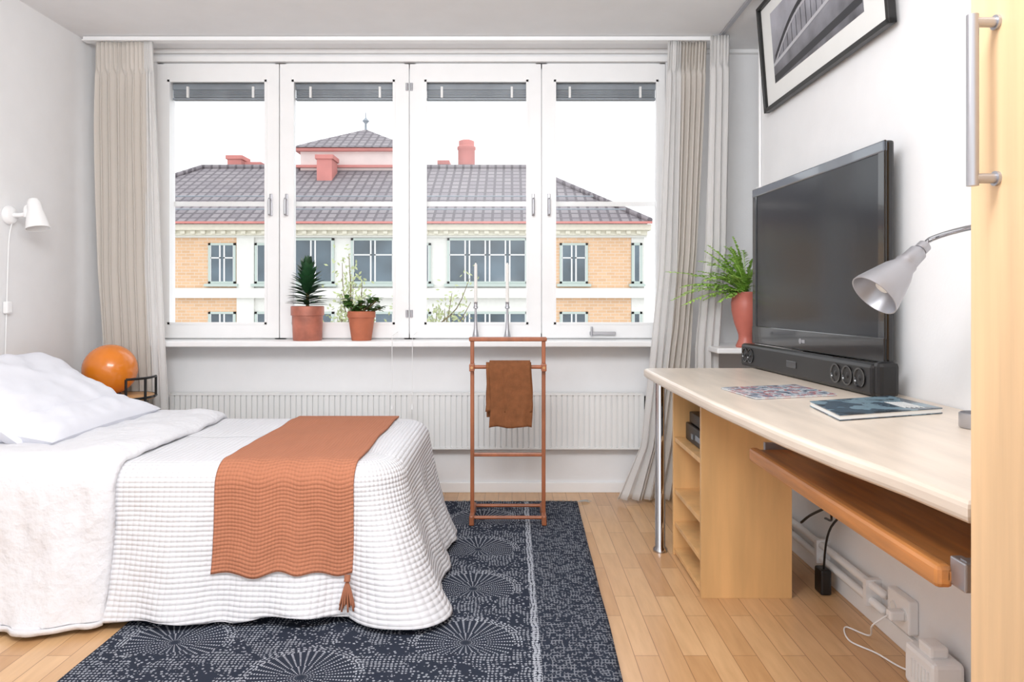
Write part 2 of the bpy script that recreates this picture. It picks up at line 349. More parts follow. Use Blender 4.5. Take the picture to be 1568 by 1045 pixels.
# trees outside
def tree(cx_,cy,top,n,seed):
    random.seed(seed); vs=[];fs=[]; tw=[tube('trunk',[(cx_,cy,-12),(cx_+.1,cy,-6),(cx_,cy,top-1.5)],lambda t:.16-.12*t,m_stem,n=5)]
    for k in range(n):
        a=random.uniform(0,2*pi); z0=top-random.uniform(.8,2.8); l=random.uniform(.2,.75)
        p=Vector((cx_,cy,z0)); q=p+Vector((math.cos(a)*l,math.sin(a)*l,random.uniform(.5,1.1)))
        tw.append(tube('branch',[p,(p+q)/2+Vector((math.cos(a)*.1,0,-.1)),q],lambda t:.018-.012*t,m_stem,seg=5,n=3))
        for j in range(40):
            t=random.random(); c=p.lerp(q,t)+Vector([random.gauss(0,.14) for _ in range(3)])
            d=Vector([random.gauss(0,1) for _ in range(3)]).normalized(); e=d.orthogonal().normalized()
            b=len(vs); s=.05; vs+=[c-d*s,c+e*s*.5,c+d*s,c-e*s*.5]; fs.append((b,b+1,b+2,b+3))
    tw.append(pyd('foliage',vs,fs,m_tree)); group('street_tree',tw,(cx_,cy,-12))
m_tree=M('spring_foliage',(.66,.69,.50),.8,var=.15)
tree(-3.15,14,1.65,28,3); tree(-1.55,14,1.3,24,4); tree(-2.4,14.6,.95,16,5)
# ------------------------------------------------------------------ bed
NY,FY,FX,ZT=2.40,3.235,-.435,.50
def topz(x,y): return ZT+.008*nz(x*4,y*4)+.003*nz(x*11,y*9,3)
def fold(s,t):
    k=1+1.1*math.exp(-((s+.42)/.22)**2)
    return t*k*(.016*math.sin(s*16+2.5*nz(s*2,t*.8))+.032*nz(s*4.5,1.3+t*.7)+.012*nz(s*11,4+t*1.5))
def prof(d,flare,s):
    r=.066
    if d<.104: a=d/.104*pi/2; return r*math.sin(a),r*(1-math.cos(a))
    e=d-.104; t=e/.42
    return r+flare*e*(.6+.6*t)+fold(s,t)+.004*nz(s*18,d*14)*min(1,t*5), r+e
def near_pt(x,d,off=0,flare=.17,zmin=.024):
    o,dz=prof(d,flare,x)
    return Vector((x,NY-o-off,max(zmin,ZT-dz+off*max(0,1-d/.1))))
path=[]; R=.085
x=-1.5
while x<FX-R: path.append((Vector((x,NY,0)),Vector((0,-1,0)),.17,x)); x+=.010
s=x
for k in range(30):
    t=k/29; a=-pi/2+t*pi/2; n=Vector((math.cos(a),math.sin(a),0)); path.append((Vector((FX-R,NY+R,0))+n*R,n,.17+.07*t+.20*math.sin(pi*t),s)); s+=.0115
y=NY+R
while y<FY-R: path.append((Vector((FX,y,0)),Vector((1,0,0)),.24,s)); y+=.010; s+=.010
for k in range(22):
    a=k/21*pi/2; n=Vector((math.cos(a),math.sin(a),0)); path.append((Vector((FX-R,FY-R,0))+n*R,n,.24-.16*k/21,s)); s+=.010
x=FX-R
while x>-1.5: path.append((Vector((x,FY,0)),Vector((0,1,0)),.03,s)); x-=.02; s+=.02
vs=[];uv=[];n=len(path); rows=[]
KI=20
for k in range(KI,0,-1): rows.append(('in',k/KI))
ND=56
for k in range(ND+1): rows.append(('out',k/ND))
ym=(NY+FY)/2
for typ,t in rows:
    for (p,nn,fl,s) in path:
        if typ=='in':
            c=Vector((min(p.x,FX-.38),ym,0)); q=p.lerp(c,t); q.z=topz(q.x,q.y)*1+ (ZT-topz(q.x,q.y))*max(0,1-t*5); vs.append(q); uv.append((s,-(q-Vector((p.x,p.y,q.z))).length))
        else:
            dt=.512+.014*nz(s*4,7)-.045*max(0,nz(s*2.2,3)); d=t*dt
            o,dz=prof(d,fl,s); o+=.045*max(0,nz(s*5,11))*sm((t-.8)/.2)
            q=p+nn*o; q.z=max(.022+.004*abs(nz(s*9)),ZT-dz); vs.append(q); uv.append((s,d))
fs=[(j*n+i,j*n+i+1,(j+1)*n+i+1,(j+1)*n+i) for j in range(len(rows)-1) for i in range(n-1)]
sp=pyd('bedspread',vs,fs,m_spread,True,uvs=uv)
md=sp.modifiers.new('s','SOLIDIFY'); md.thickness=.006; md.offset=-1
def strip(name,x0,x1,off,dn,df,mat,nu,nv,solid,offedge=None,edgew=0,wob=0,zmin=.022,hemx=0,flare=.17):
    LT=FY-NY; tot=df+LT+dn
    def f(u,v):
        ww=wob*nz(v*4,x0)
        x=x0+(x1-x0)*u+ww
        o=off
        if edgew:
            e=(x1+ww-x)/edgew
            if e<1: o=off*(.25+.75*math.sqrt(max(0,1-(1-e)**2)))
        dd=v*(tot+hemx*nz(u*5,2))
        if dd<df:
            oo,dz=prof(df-dd,.03,x); return (x,FY+oo+o*.3,ZT-dz+o)
        if dd<df+LT:
            y=FY-(dd-df); e=min(1,(dd-df)/.1,(df+LT-dd)/.1)
            return (x,y,ZT*(1-e)+topz(x,y)*e+o+((.010*nz(x*6,y*7)+.006*nz(x*13,y*12)) if edgew else .002*nz(x*9,y*9)))
        d=dd-df-LT; q=near_pt(x,d,o,flare,zmin)
        if edgew: q.y-=(.016*nz(x*12,d*4)+.008*nz(x*24,d*9))*min(1,d*6)
        if d<.1: q.z=max(q.z,ZT-prof(d,.17,x)[1]+o*math.cos(d/.104*pi/2)); q.y=NY-prof(d,.17,x)[0]-o*math.sin(d/.104*pi/2)
        return q
    return grid(name,f,nu,nv,mat,uvf=lambda u,v:(u*(x1-x0),v*tot),solid=solid)
dv=strip('duvet',-2.185,-1.29,.036,.55,.3,m_duvet,90,140,.016,edgew=.08,wob=.035,zmin=.026)
# pillow
def pillow(name,c,a,b,h,rot,mat,seed=0):
    vs=[];fs=[];nu,nv=56,56
    mw=Matrix.Translation(c)@Matrix.Rotation(rot,4,'Y')
    for side in (1,-1):
        base=len(vs)
        for j in range(nv+1):
            for i in range(nu+1):
                u=-1+2*i/nu; v=-1+2*j/nv
                e=(max(0,1-u**4)*max(0,1-v**4))**.5
                px=a*u*(1-.07*(1-v*v)); py=b*v*(1-.07*(1-u*u))
                rim=max(abs(u),abs(v))**3
                z=side*h*e*(1+.18*nz(u*2,v*2,seed))+(.014*nz(u*4,v*4,seed)+.010*nz(u*9,v*9,seed)*rim)*e
                vs.append((px,py,z))
        for j in range(nv):
            for i in range(nu):
                q=(base+j*(nu+1)+i,base+j*(nu+1)+i+1,base+(j+1)*(nu+1)+i+1,base+(j+1)*(nu+1)+i)
                fs.append(q if side==1 else q[::-1])
    return pyd(name,vs,fs,mat,True,mw)
p1=pillow('pillow_upper',Vector((-1.93,2.86,.668)),.25,.38,.085,math.radians(30),m_pillow,1)
p2=pillow('pillow_lower',Vector((-1.87,2.86,.59)),.28,.385,.07,math.radians(8),m_pillow,8)
bedparts=[sp,dv,p1,p2,box('mattress',-2.17,-.52,2.44,3.2,.14,.47,m_pillow,.04),
  multibox('legs',[(x,x+.05,y,y+.05,0.013,.14) for x in (-2.1,-.65) for y in (2.5,3.1)],m_pine_lt),
  box('headboard',-2.215,-2.185,2.36,3.28,.0,.79,m_pine_lt,.01)]
group('bed',bedparts,(-1.3,2.82,0))
th=strip('blanket',-.965,-.515,.014,.37,.02,m_throw,80,180,.008,hemx=.03,wob=.012)
P=[th]
for k,(tx,ln) in enumerate([(-.525,.10)]):
    q=near_pt(tx,.37,.03)
    P.append(tube('tassel_knot',[q+Vector((0,-.004,0)),q+Vector((.0,-.012,-.02))],.010,m_throw))
    for j in range(14):
        a=j*.45; P.append(tube('tassel_strand',[q+Vector((0,-.01,-.015)),q+Vector((.012*math.cos(a),-.012+.008*math.sin(a),-.05)),q+Vector((.024*math.cos(a),-.014+.012*math.sin(a),-.10-.01*math.sin(j*3)))],.0032,m_throw,seg=5,n=4))
group('throw_blanket',P,(-.73,2.4,.45))
# ------------------------------------------------------------------ side table + orange lamp
tx,tyy=-1.90,3.475; tr=.152
P=[lathe('table_top',[(tr-.007,0),(tr-.002,.004),(tr-.002,.014),(tr-.007,.018)],(tx,tyy,.562),m_pine_lt)]
for a in (-.35,pi*.62,pi*1.28):
    P.append(rod('leg',(tx+tr*math.cos(a),tyy+tr*math.sin(a),0),(tx+tr*math.cos(a),tyy+tr*math.sin(a),.67),.006,m_metalblk))
ring=lambda z,a0,a1,n=40:[(tx+tr*math.cos(a0+(a1-a0)*i/n),tyy+tr*math.sin(a0+(a1-a0)*i/n),z) for i in range(n+1)]
P.append(tube('tray_rim',ring(.575,0,2*pi),.006,m_metalblk,smoothpts=False))
P.append(tube('handle_rail',ring(.67,-.95,.3),.006,m_metalblk,smoothpts=False))
P.append(tube('handle_rail_left',ring(.67,pi*.9,pi*1.35),.006,m_metalblk,smoothpts=False))
for a in (-.95,.3,pi*.9,pi*1.35): P.append(rod('rail_post',(tx+tr*math.cos(a),tyy+tr*math.sin(a),.575),(tx+tr*math.cos(a),tyy+tr*math.sin(a),.67),.006,m_metalblk))
P.append(tube('lower_ring',ring(.12,0,2*pi),.005,m_metalblk,smoothpts=False))
group('side_table',P,(tx,tyy,0))
r=.122
bx=-1.955
group('ball_table_lamp',[lathe('globe',[(r*math.sin(pi*i/24),-r*math.cos(pi*i/24)) for i in range(1,25)],(bx,3.475,.706),m_orange),lathe('base_ring',[(.045,0),(.05,.004),(.045,.012)],(bx,3.475,.581),m_black)],(bx,3.475,.581))
# ------------------------------------------------------------------ wall lamp left
wy,wz=3.15,1.42
P=[lathe('wall_base',[(.038,0),(.042,.005),(.040,.02),(.03,.028)],(XL,wy,wz),m_white,axis=(1,0,0)),
   tube('arm',[(XL+.02,wy,wz),(XL+.06,wy,wz),(XL+.09,wy,wz+.01)],.010,m_white),
   lathe('shade',[(.020,.0),(.026,.01),(.030,.05),(.034,.06),(.048,.13),(.046,.13),(.03,.06),(.0,.05)],(XL+.115,wy,wz+.065),m_white,axis=(.22,-.10,-1)),
   lathe('shade_cap',[(.0,-.008),(.018,-.005),(.022,.006)],(XL+.115,wy,wz+.065),m_white,axis=(.22,-.10,-1)),
   tube('swivel',[(XL+.085,wy,wz-.01),(XL+.085,wy,wz+.03),(XL+.11,wy,wz+.045)],.012,m_white),
   tube('cord',[(XL+.02,wy,wz-.03),(XL+.006,wy,wz-.12),(XL+.006,wy-.01,1.1),(XL+.006,wy-.03,.6)],.003,m_white),
   box('inline_switch',XL+.002,XL+.024,wy-.035,wy+.0,.985,1.04,m_white,.006)]
group('wall_lamp',P,(XL,wy,wz))
# ------------------------------------------------------------------ rug
m,nt,b=newmat('indigo_block_print'); N=nt.nodes; L=nt.links; X=NX(nt)
tc=N.new('ShaderNodeTexCoord'); sx=N.new('ShaderNodeSeparateXYZ'); L.new(tc.outputs['Object'],sx.inputs[0]); ux,uy=sx.outputs[0],sx.outputs[1]
nn=N.new('ShaderNodeTexNoise'); nn.inputs['Scale'].default_value=70; L.new(tc.outputs['Object'],nn.inputs['Vector']); nf=nn.outputs['Fac']
n2=N.new('ShaderNodeTexNoise'); n2.inputs['Scale'].default_value=11; L.new(tc.outputs['Object'],n2.inputs['Vector']); nf2=n2.outputs['Fac']
wx=X.m('ADD',ux,X.m('MULTIPLY',X.m('SUBTRACT',nf2,.5),.03)); wyy=X.m('ADD',uy,X.m('MULTIPLY',X.m('SUBTRACT',nf2,.5),.03))
def dots(sx_,sy_,r,px=0,py=0):
    a=X.m('SUBTRACT',X.m('FRACT',X.m('DIVIDE',X.m('ADD',wx,px),sx_)),.5); c=X.m('SUBTRACT',X.m('FRACT',X.m('DIVIDE',X.m('ADD',wyy,py),sy_)),.5)
    d=X.m('ADD',X.m('MULTIPLY',a,a),X.m('MULTIPLY',c,c)); return X.m('LESS_THAN',X.m('ADD',d,X.m('MULTIPLY',X.m('SUBTRACT',nf,.5),.55)),r*r)
PX,PY=.44,.40
gx=X.m('DIVIDE',X.m('ADD',ux,.36),PX)
par=X.m('MULTIPLY',X.m('MODULO',X.m('ABSOLUTE',X.m('FLOOR',gx)),2.0),.5)
lx=X.m('MULTIPLY',X.m('SUBTRACT',X.m('FRACT',gx),.5),PX)
ly=X.m('MULTIPLY',X.m('SUBTRACT',X.m('FRACT',X.m('ADD',X.m('DIVIDE',X.m('ADD',uy,.38),PY),par)),.35),PY)
rr=X.m('SQRT',X.m('ADD',X.m('MULTIPLY',lx,lx),X.m('MULTIPLY',ly,ly))); aa=X.m('ARCTAN2',ly,lx)
inner=X.m('LESS_THAN',rr,.065)
ray1=X.m('GREATER_THAN',X.m('SINE',X.m('MULTIPLY',aa,20)),.62)
ray2=X.m('GREATER_THAN',X.m('SINE',X.m('MULTIPLY',aa,38)),.62)
ray=X.m('ADD',X.m('MULTIPLY',ray1,inner),X.m('MULTIPLY',ray2,X.m('SUBTRACT',1,inner)))
rdot=X.m('GREATER_THAN',X.m('SINE',X.m('MULTIPLY',rr,760)),-.1)
inward=X.m('MULTIPLY',X.m('GREATER_THAN',ly,-.07),X.m('LESS_THAN',rr,.145))
fan=X.m('MULTIPLY',X.m('MULTIPLY',ray,rdot),X.m('MULTIPLY',inward,X.m('GREATER_THAN',rr,.012)))
adot=X.m('GREATER_THAN',X.m('SINE',X.m('MULTIPLY',aa,64)),.1)
ringm=X.m('MULTIPLY',X.m('MULTIPLY',X.m('MULTIPLY',X.m('GREATER_THAN',X.m('SINE',X.m('MULTIPLY',rr,600)),.3),adot),X.m('GREATER_THAN',ly,-.02)),X.m('MULTIPLY',X.m('LESS_THAN',rr,.172),X.m('GREATER_THAN',rr,.147)))
out=X.m('SUBTRACT',1,inward)
vo=N.new('ShaderNodeTexVoronoi'); vo.inputs['Scale'].default_value=80; L.new(tc.outputs['Object'],vo.inputs['Vector'])
vd=X.m('LESS_THAN',vo.outputs['Distance'],.30)
flow=X.m('MAXIMUM',X.m('MULTIPLY',dots(.0115,.013,.30),X.m('GREATER_THAN',nf2,.50)),X.m('MULTIPLY',vd,X.m('LESS_THAN',nf2,.50)))
flow=X.m('MULTIPLY',flow,X.m('MULTIPLY',out,.72))
rowl=X.m('MULTIPLY',dots(.012,.012,.42),X.m('MULTIPLY',X.m('GREATER_THAN',ux,.060),X.m('LESS_THAN',ux,.084)))
pat=X.m('MAXIMUM',X.m('MAXIMUM',fan,ringm),X.m('MAXIMUM',rowl,flow))
inb=X.m('GREATER_THAN',ux,.085)
bl_=X.m('MAXIMUM',X.m('MULTIPLY',X.m('GREATER_THAN',X.m('SINE',X.m('MULTIPLY',wx,620)),.5),X.m('GREATER_THAN',nf,.48)),X.m('MULTIPLY',X.m('GREATER_THAN',X.m('SINE',X.m('MULTIPLY',wyy,420)),.5),X.m('GREATER_THAN',nf,.50)))
bl_=X.m('MULTIPLY',bl_,.36)
pat=X.m('ADD',X.m('MULTIPLY',pat,X.m('SUBTRACT',1,inb)),X.m('MULTIPLY',bl_,inb))
pat=X.m('MULTIPLY',pat,X.m('ADD',.22,nf))
mx=N.new('ShaderNodeMix'); mx.data_type='RGBA'; mx.inputs[6].default_value=lin((.165,.185,.235)); mx.inputs[7].default_value=lin((.80,.82,.86))
L.new(pat,mx.inputs['Factor']); L.new(mx.outputs[2],b.inputs['Base Color']); b.inputs['Roughness'].default_value=.95; b.inputs['Specular IOR Level'].default_value=.1
m_rug=m
def rugf(u,v):
    xr=.290+.045*v; x=-1.235+u*(xr+1.235)+.005*nz(v*6,1); y=1.25+v*2.42+.006*nz(u*6,4); return (x,y,.007+.0015*nz(u*10,v*12))
rg=grid('rug_weave',rugf,60,80,m_rug); md=rg.modifiers.new('s','SOLIDIFY'); md.thickness=.006; md.offset=0
fr=[]
m_fr=M('rug_fringe_cotton',(.72,.72,.70),.9)
for k in range(60):
    x=-.35+k*.0114; x=min(x,.335); y=3.668; dx=random.uniform(-.012,.012); l=random.uniform(.02,.045)
    fr.append(tube('fringe',[(x,y,.009),(x+dx,y+l*.6,.006),(x+dx*1.6,y+l,.005)],.0013,m_fr,seg=4,n=2))
for k in range(7): fr.append(tube('corner_fringe',[(.332,3.665,.009),(.37+random.uniform(-.01,.02),3.675+k*.004,.008),(.40+random.uniform(-.02,.02),3.665+k*.008,.005)],.0014,m_fr,seg=4,n=2))
group('area_rug',[rg]+fr,(-.45,2.4,0))
# ------------------------------------------------------------------ valet stand
vy=3.33; a,bb=-.185,.147
P=[]
for x in (a,bb):
    P.append(box('post',x-.009,x+.009,vy-.012,vy+.012,.05,.86,m_val,.004))
    P.append(box('foot',x-.011,x+.011,vy-.07,vy+.16,.024,.058,m_val,.007)); P.append(box('foot_pad',x-.011,x+.011,vy-.07,vy-.035,.0125,.035,m_val,.004)); P.append(box('foot_pad',x-.011,x+.011,vy+.125,vy+.16,.0125,.035,m_val,.004))
    P.append(box('rail_bracket',x-.012,x+.012,vy-.05,vy+.012,.715,.75,m_val,.004))
    P.append(rod('screw_cap',(x,vy-.052,.733),(x,vy-.05,.733),.006,m_pine_lt))
P+= [box('top_rail',a-.015,bb+.015,vy-.02,vy+.02,.852,.872,m_val,.005),
     rod('hanging_bar',(a,vy-.03,.735),(bb,vy-.03,.735),.009,m_val), box('mid_rung',a,bb,vy-.008,vy+.008,.315,.332,m_val,.004),
     rod('foot_rung',(a,vy-.05,.045),(bb,vy-.05,.045),.008,m_val),rod('foot_rung',(a,vy+.14,.045),(bb,vy+.14,.045),.008,m_val)]
group('valet_stand',P,(0,vy,0))
def scf(x0,x1,fz,bz,off,seed):
    bar=.735; yc=vy-.03; r=.012+off
    def f(u,v):
        A=bar-fz; B=bar-bz; tot=A+B+pi*r; d=v*tot; x=x0+(x1-x0)*u
        wx=x+.010*nz(v*3,seed)+.004*nz(u*4,v*4,seed)
        if d<A: return (wx+(A-d)*(-.04 if u<.5 else .02)*.5,yc-r-.006*nz(u*7,v*3,seed)-.006*math.sin(u*9+seed)*(A-d)/A,fz+d+.01*nz(u*3,seed)*(1-d/A))
        if d<A+pi*r: t=(d-A)/r; return (wx,yc-r*math.cos(t),bar+r*math.sin(t))
        return (wx,yc+r+.004*nz(u*5,v,seed),bar-(d-A-pi*r))
    return grid('cloth_layer',f,24,50,m_scarf,solid=.006)
group('folded_garment',[scf(-.10,.088,.46,.50,.016,1),scf(-.118,.09,.53,.50,.008,5)],(0,vy-.03,.735))
# ------------------------------------------------------------------ plants on sill
def leafmesh(name,leaves,mat,seg=5,ymax=99):
    vs=[];fs=[]
    for (p,d,l,w,droop,up) in leaves:
        p=Vector(p); d=Vector(d).normalized(); sd=d.cross(Vector((0,0,1)));
        if sd.length<.05: sd=Vector((1,0,0))
        sd.normalize(); nrm=sd.cross(d); b=len(vs)
        for i in range(seg+1):
            t=i/seg; c=p+d*l*t+Vector((0,0,-1))*droop*l*t*t; ww=w*(math.sin(pi*min(1,t*.88+.10))**.8)*(1 if t<1 else .05)
            vs+= [c-sd*ww*.5+nrm*ww*.12, c, c+sd*ww*.5+nrm*ww*.12]
        for i in range(seg):
            q=b+i*3; fs+=[(q,q+1,q+4,q+3),(q+1,q+2,q+5,q+4)]
    for v in vs: v.y=min(v.y,ymax)
    return pyd(name,vs,fs,mat,True)
def pot(c,rt,rb,h,mat,rim=.02,saucer=False):
    return [lathe('pot',[(rb*.95,0),(rb,.004),(rt*.93,h-rim),(rt*.94,h-rim),(rt,h-rim+.001),(rt,h-.003),(rt-.004,h),(rt-.010,h),(rt-.014,h-.02)],c,mat),
            lathe('potting_soil',[(rt-.014,h-.018),(0.0001,h-.014)],c,m_soil)]
random.seed(11)
c=(-1.083,3.783,.83)
P=pot(c,.086,.075,.182,m_terr2,.05)
lv=[]
for k in range(110):
    t=k/109; a=k*2.4; z=c[2]+.185+.19*t; el=math.radians(8+72*t**1.6+random.uniform(-8,8)); l=.112-.022*t
    lv.append(((c[0]+.008*math.cos(a),c[1]+.008*math.sin(a),z),(math.cos(a)*math.cos(el),math.sin(a)*math.cos(el)*.7,math.sin(el)),l,.036,.12,0))
P.append(leafmesh('leaves',lv,m_leafd,5,3.868)); P.append(tube('stem',[(c[0],c[1],c[2]+.16),(c[0],c[1],c[2]+.38)],.009,m_stem,n=4))
group('potted_dragon_plant',P,c)
c=(-.797,3.783,.83)
P=pot(c,.073,.052,.155,m_terr,.035)
lv=[]
for k in range(16):
    a=k*2.4; ln=random.uniform(.06,.14); el=random.uniform(.1,1.0)
    d=Vector((math.cos(a)*math.cos(el),math.sin(a)*math.cos(el)*.5,math.sin(el)*.75)); p0=Vector((c[0],c[1],c[2]+.15)); p1=p0+d*ln
    P.append(tube('branch',[p0,(p0+p1)/2+Vector((0,0,-.008)),p1],.004,m_stem,seg=6,n=4))
    for j in range(9):
        b2=a+j*1.7; e2=random.uniform(-.2,.8); q=p0.lerp(p1,.6+.4*random.random())
        lv.append((q,(math.cos(b2)*math.cos(e2),math.sin(b2)*math.cos(e2),math.sin(e2)),.047,.029,.2,0))
P.append(leafmesh('leaves',lv,m_leafm,4,3.868)); group('potted_jade_plant',P,c)
# candlesticks
for cx_ in (-.193,-.025):
    c=(cx_,3.80,.83)
    lathe_p=[(.026,0),(.027,.004),(.020,.012),(.010,.06),(.007,.12),(.006,.165),(.013,.170),(.013,.178),(.010,.182),(.010,.20),(.012,.203)]
    group('candlestick',[lathe('stick',lathe_p,c,m_alu,seg=20),lathe('taper_candle',[(.0095,.2),(.008,.40),(.003,.412)],c,m_wax,seg=14),rod('wick',(cx_,3.80,1.24),(cx_,3.80,1.25),.001,m_black,seg=5)],c)
# fern
c=(1.150,3.515,.812)
P=[lathe('urn',[(.045,0),(.048,.006),(.034,.04),(.034,.06),(.055,.12),(.068,.18),(.070,.22),(.064,.25),(.072,.262),(.072,.272),(.062,.272),(.058,.25)],c,m_red),lathe('potting_soil',[(.06,.25),(.0001,.255)],c,m_soil)]
random.seed(5); lv=[]
for k in range(64):
    a=pi*random.uniform(.6,1.5) if k%5 else random.uniform(0,2*pi); ln=random.uniform(.20,.46); el=random.uniform(.2,1.5)
    d=Vector((math.cos(a)*math.cos(el),math.sin(a)*math.cos(el)*.4,math.sin(el))); p0=Vector((c[0],c[1],c[2]+.25)); pts=[]
    dr=random.uniform(.20,.55)
    n=20
    for i in range(n+1):
        t=i/n; pts.append(p0+d*ln*t+Vector((0,0,-1))*dr*ln*t*t+Vector((math.cos(a),0,0))*.10*ln*t*t)
    if max(p.x for p in pts)>1.5 or max(p.y for p in pts)>3.575: continue
    P.append(tube('frond_rib',pts,.0018,m_leaff,seg=4,smoothpts=False))
    for i in range(2,n+1):
        t=(pts[i]-pts[i-1]).normalized(); sd=t.cross(Vector((0,0,1))).normalized(); l=.034*math.sin(pi*min(1,i/n*.85+.12))+.008
        if sd.length<.1: sd=Vector((0,1,0))
        for s_ in (-1,1): lv.append((pts[i],sd*s_+t*.6+Vector((0,0,random.uniform(-.2,.5))),l,.012,.25,0))
P.append(leafmesh('fronds',lv,m_leaff,3)); group('potted_fern',P,c)
# ------------------------------------------------------------------ desk
DZ=.76; TH=.036
front=[(1.025,.654),(1.17,.640),(1.35,.610),(1.56,.588),(2.0,.562),(2.5,.549),(2.92,.545)]
poly=[(x,y) for (y,x) in front]
for k in range(1,7):
    a=pi-k/6*pi/2; poly.append((.545+.05+.05*math.cos(a),2.95+.05*math.sin(a)))
poly+= [(1.175,3.0),(1.175,1.025)]
bm=bmesh.new(); f=bm.faces.new([bm.verts.new((x,y,DZ-TH)) for x,y in poly]); r_=bmesh.ops.extrude_face_region(bm,geom=[f])
bmesh.ops.translate(bm,vec=(0,0,TH),verts=[v for v in r_['geom'] if isinstance(v,bmesh.types.BMVert)]); bmesh.ops.recalc_face_normals(bm,faces=bm.faces)
ed=[e for e in bm.edges if abs(e.verts[0].co.z-e.verts[1].co.z)<1e-5 and min(e.verts[0].co.x,e.verts[1].co.x)<1.1]
bmesh.ops.bevel(bm,geom=ed,offset=.012,segments=3,profile=.5,affect='EDGES')
me=bpy.data.meshes.new('desk_top'); bm.to_mesh(me); bm.free(); dt=obj('desk_top',me,m_desk)
P=[dt]
lx_,ly_=.616,2.94
P.append(lathe('chrome_leg',[(.030,0),(.030,.012),(.021,.022),(.021,.70),(.034,.712),(.034,.724)],(lx_,3.0-.03,0),m_chrome))
# shelf unit
cx0,cx1,cy0,cy1=.662,.98,2.50,2.93
P.append(box('cabinet_side_near',cx0,cx1,cy0,cy0+.018,0,.722,m_birch2,.001))
P.append(box('cabinet_side_far',cx0,cx1,cy1,cy1+.018,0,.722,m_birch2,.001))
P.append(box('cabinet_back',cx1-.01,cx1,cy0+.018,cy1,.0,.722,m_birch2))
for z in (.02,.13,.264,.475): P.append(box('cabinet_shelf',cx0+.004,cx1-.01,cy0+.018,cy1,z-.009,z+.009,m_birch2,.001))
# keyboard tray
P.append(box('keyboard_tray',.685,1.06,1.13,2.03,.598,.622,m_pine,.006))
P.append(box('tray_front_lip',.672,.700,1.13,2.03,.59,.628,m_pine,.008))
P.append(multibox('drawer_runners',[(.70,1.05,1.10,1.115,.60,.645),(.70,1.05,1.115,1.13,.636,.640),(.70,1.05,1.115,1.13,.604,.608),(.72,1.05,2.031,2.045,.60,.64),(.9,1.05,1.10,1.13,.64,.724),(.9,1.05,2.031,2.045,.63,.724)],m_alu))
P.append(box('runner_end',.695,.715,1.095,1.135,.597,.643,m_alu,.003))
P.append(box('support_rail',1.14,1.172,1.05,2.98,.66,.722,m_birch2))
P.append(multibox('near_leg',[(.72,1.15,1.03,1.05,0,.722)],m_birch2))
group('desk',P,(.9,2,0))
group('set_top_box',[box('body',.70,.92,2.56,2.88,.486,.555,m_black,.005),box('recorder',.71,.91,2.60,2.86,.557,.60,m_black,.004),multibox('front_display',[(.697,.701,2.62,2.72,.51,.53),(.697,.701,2.76,2.78,.505,.525)],m_grey)],(.8,2.7,.484))
# ------------------------------------------------------------------ TV
u=Vector((.06,-.97,.0)).normalized(); v=Vector((0,0,1)); nrm=u.cross(v)
def frame(o,u,v,n):
    m=Matrix((( u.x,v.x,n.x,o[0]),(u.y,v.y,n.y,o[1]),(u.z,v.z,n.z,o[2]),(0,0,0,1))); return m
MT=frame((1.045,3.10,.858),u,v,nrm)
W,H=.985,.665
m_bez=M('bezel_painted_reflection',(.34,.37,.41),.1,coat=.6)  # bright reflection along the black top bezel, painted in as lighter grey
P=[box('bezel_frame',0,W,0,H,-.030,-.004,m_bgloss,.008,MT),
   box('rear_housing',.12,W-.12,.08,H-.10,-.058,-.028,m_black,.012,MT),
   box('bezel_left',0,.036,0,H,-.006,.002,m_bgloss,.003,MT),box('bezel_right',W-.036,W,0,H,-.006,.002,m_bgloss,.003,MT),
   box('bezel_top',0,W,H-.036,H,-.008,.004,m_bez,.005,MT),box('bezel_bottom',0,W,0,.075,-.006,.004,m_bgloss,.003,MT),
   box('lcd_panel',.034,W-.034,.073,H-.034,-.006,-.002,m_screen,0,MT),
   lathe('brand_badge',[(.010,0),(.010,.002),(.002,.0025)],(W*.46,.035,.004),m_alu,mw=MT,seg=16),
   box('brand_text',W*.46+.014,W*.46+.034,.029,.041,.004,.0055,m_alu,0,MT),
   box('stand_neck',W*.4,W*.6,-.096,.12,-.050,-.032,m_black,.004,MT),box('stand_foot',W*.25,W*.75,-.098,-.088,-.065,.0,m_bgloss,.003,MT)]
group('television',P,(1.08,2.6,.76))
MB=frame((1.045,3.10,.762),u,v,nrm)
P=[box('speaker_body',-.005,W+.02,0,.096,.006,.052,m_black,.012,MB),box('end_cap',W+.005,W+.045,.0,.104,-.02,.045,m_black,.014,MB)]
for x in (.05,.105,W-.185,W-.115,W-.045):
    P.append(lathe('driver_ring',[(.031,0),(.031,.004),(.026,.004),(.024,.0)],(x,.049,.052),m_bgloss,mw=MB,seg=24)); P.append(lathe('driver_cone',[(.024,.001),(.010,.0005),(.008,.003),(.0,.004)],(x,.049,.052),m_black,mw=MB,seg=24))
P.append(box('control_panel',W*.45,W*.53,.035,.06,.052,.054,m_bgloss,.001,MB))
group('sound_bar',P,(1.03,2.6,.76))
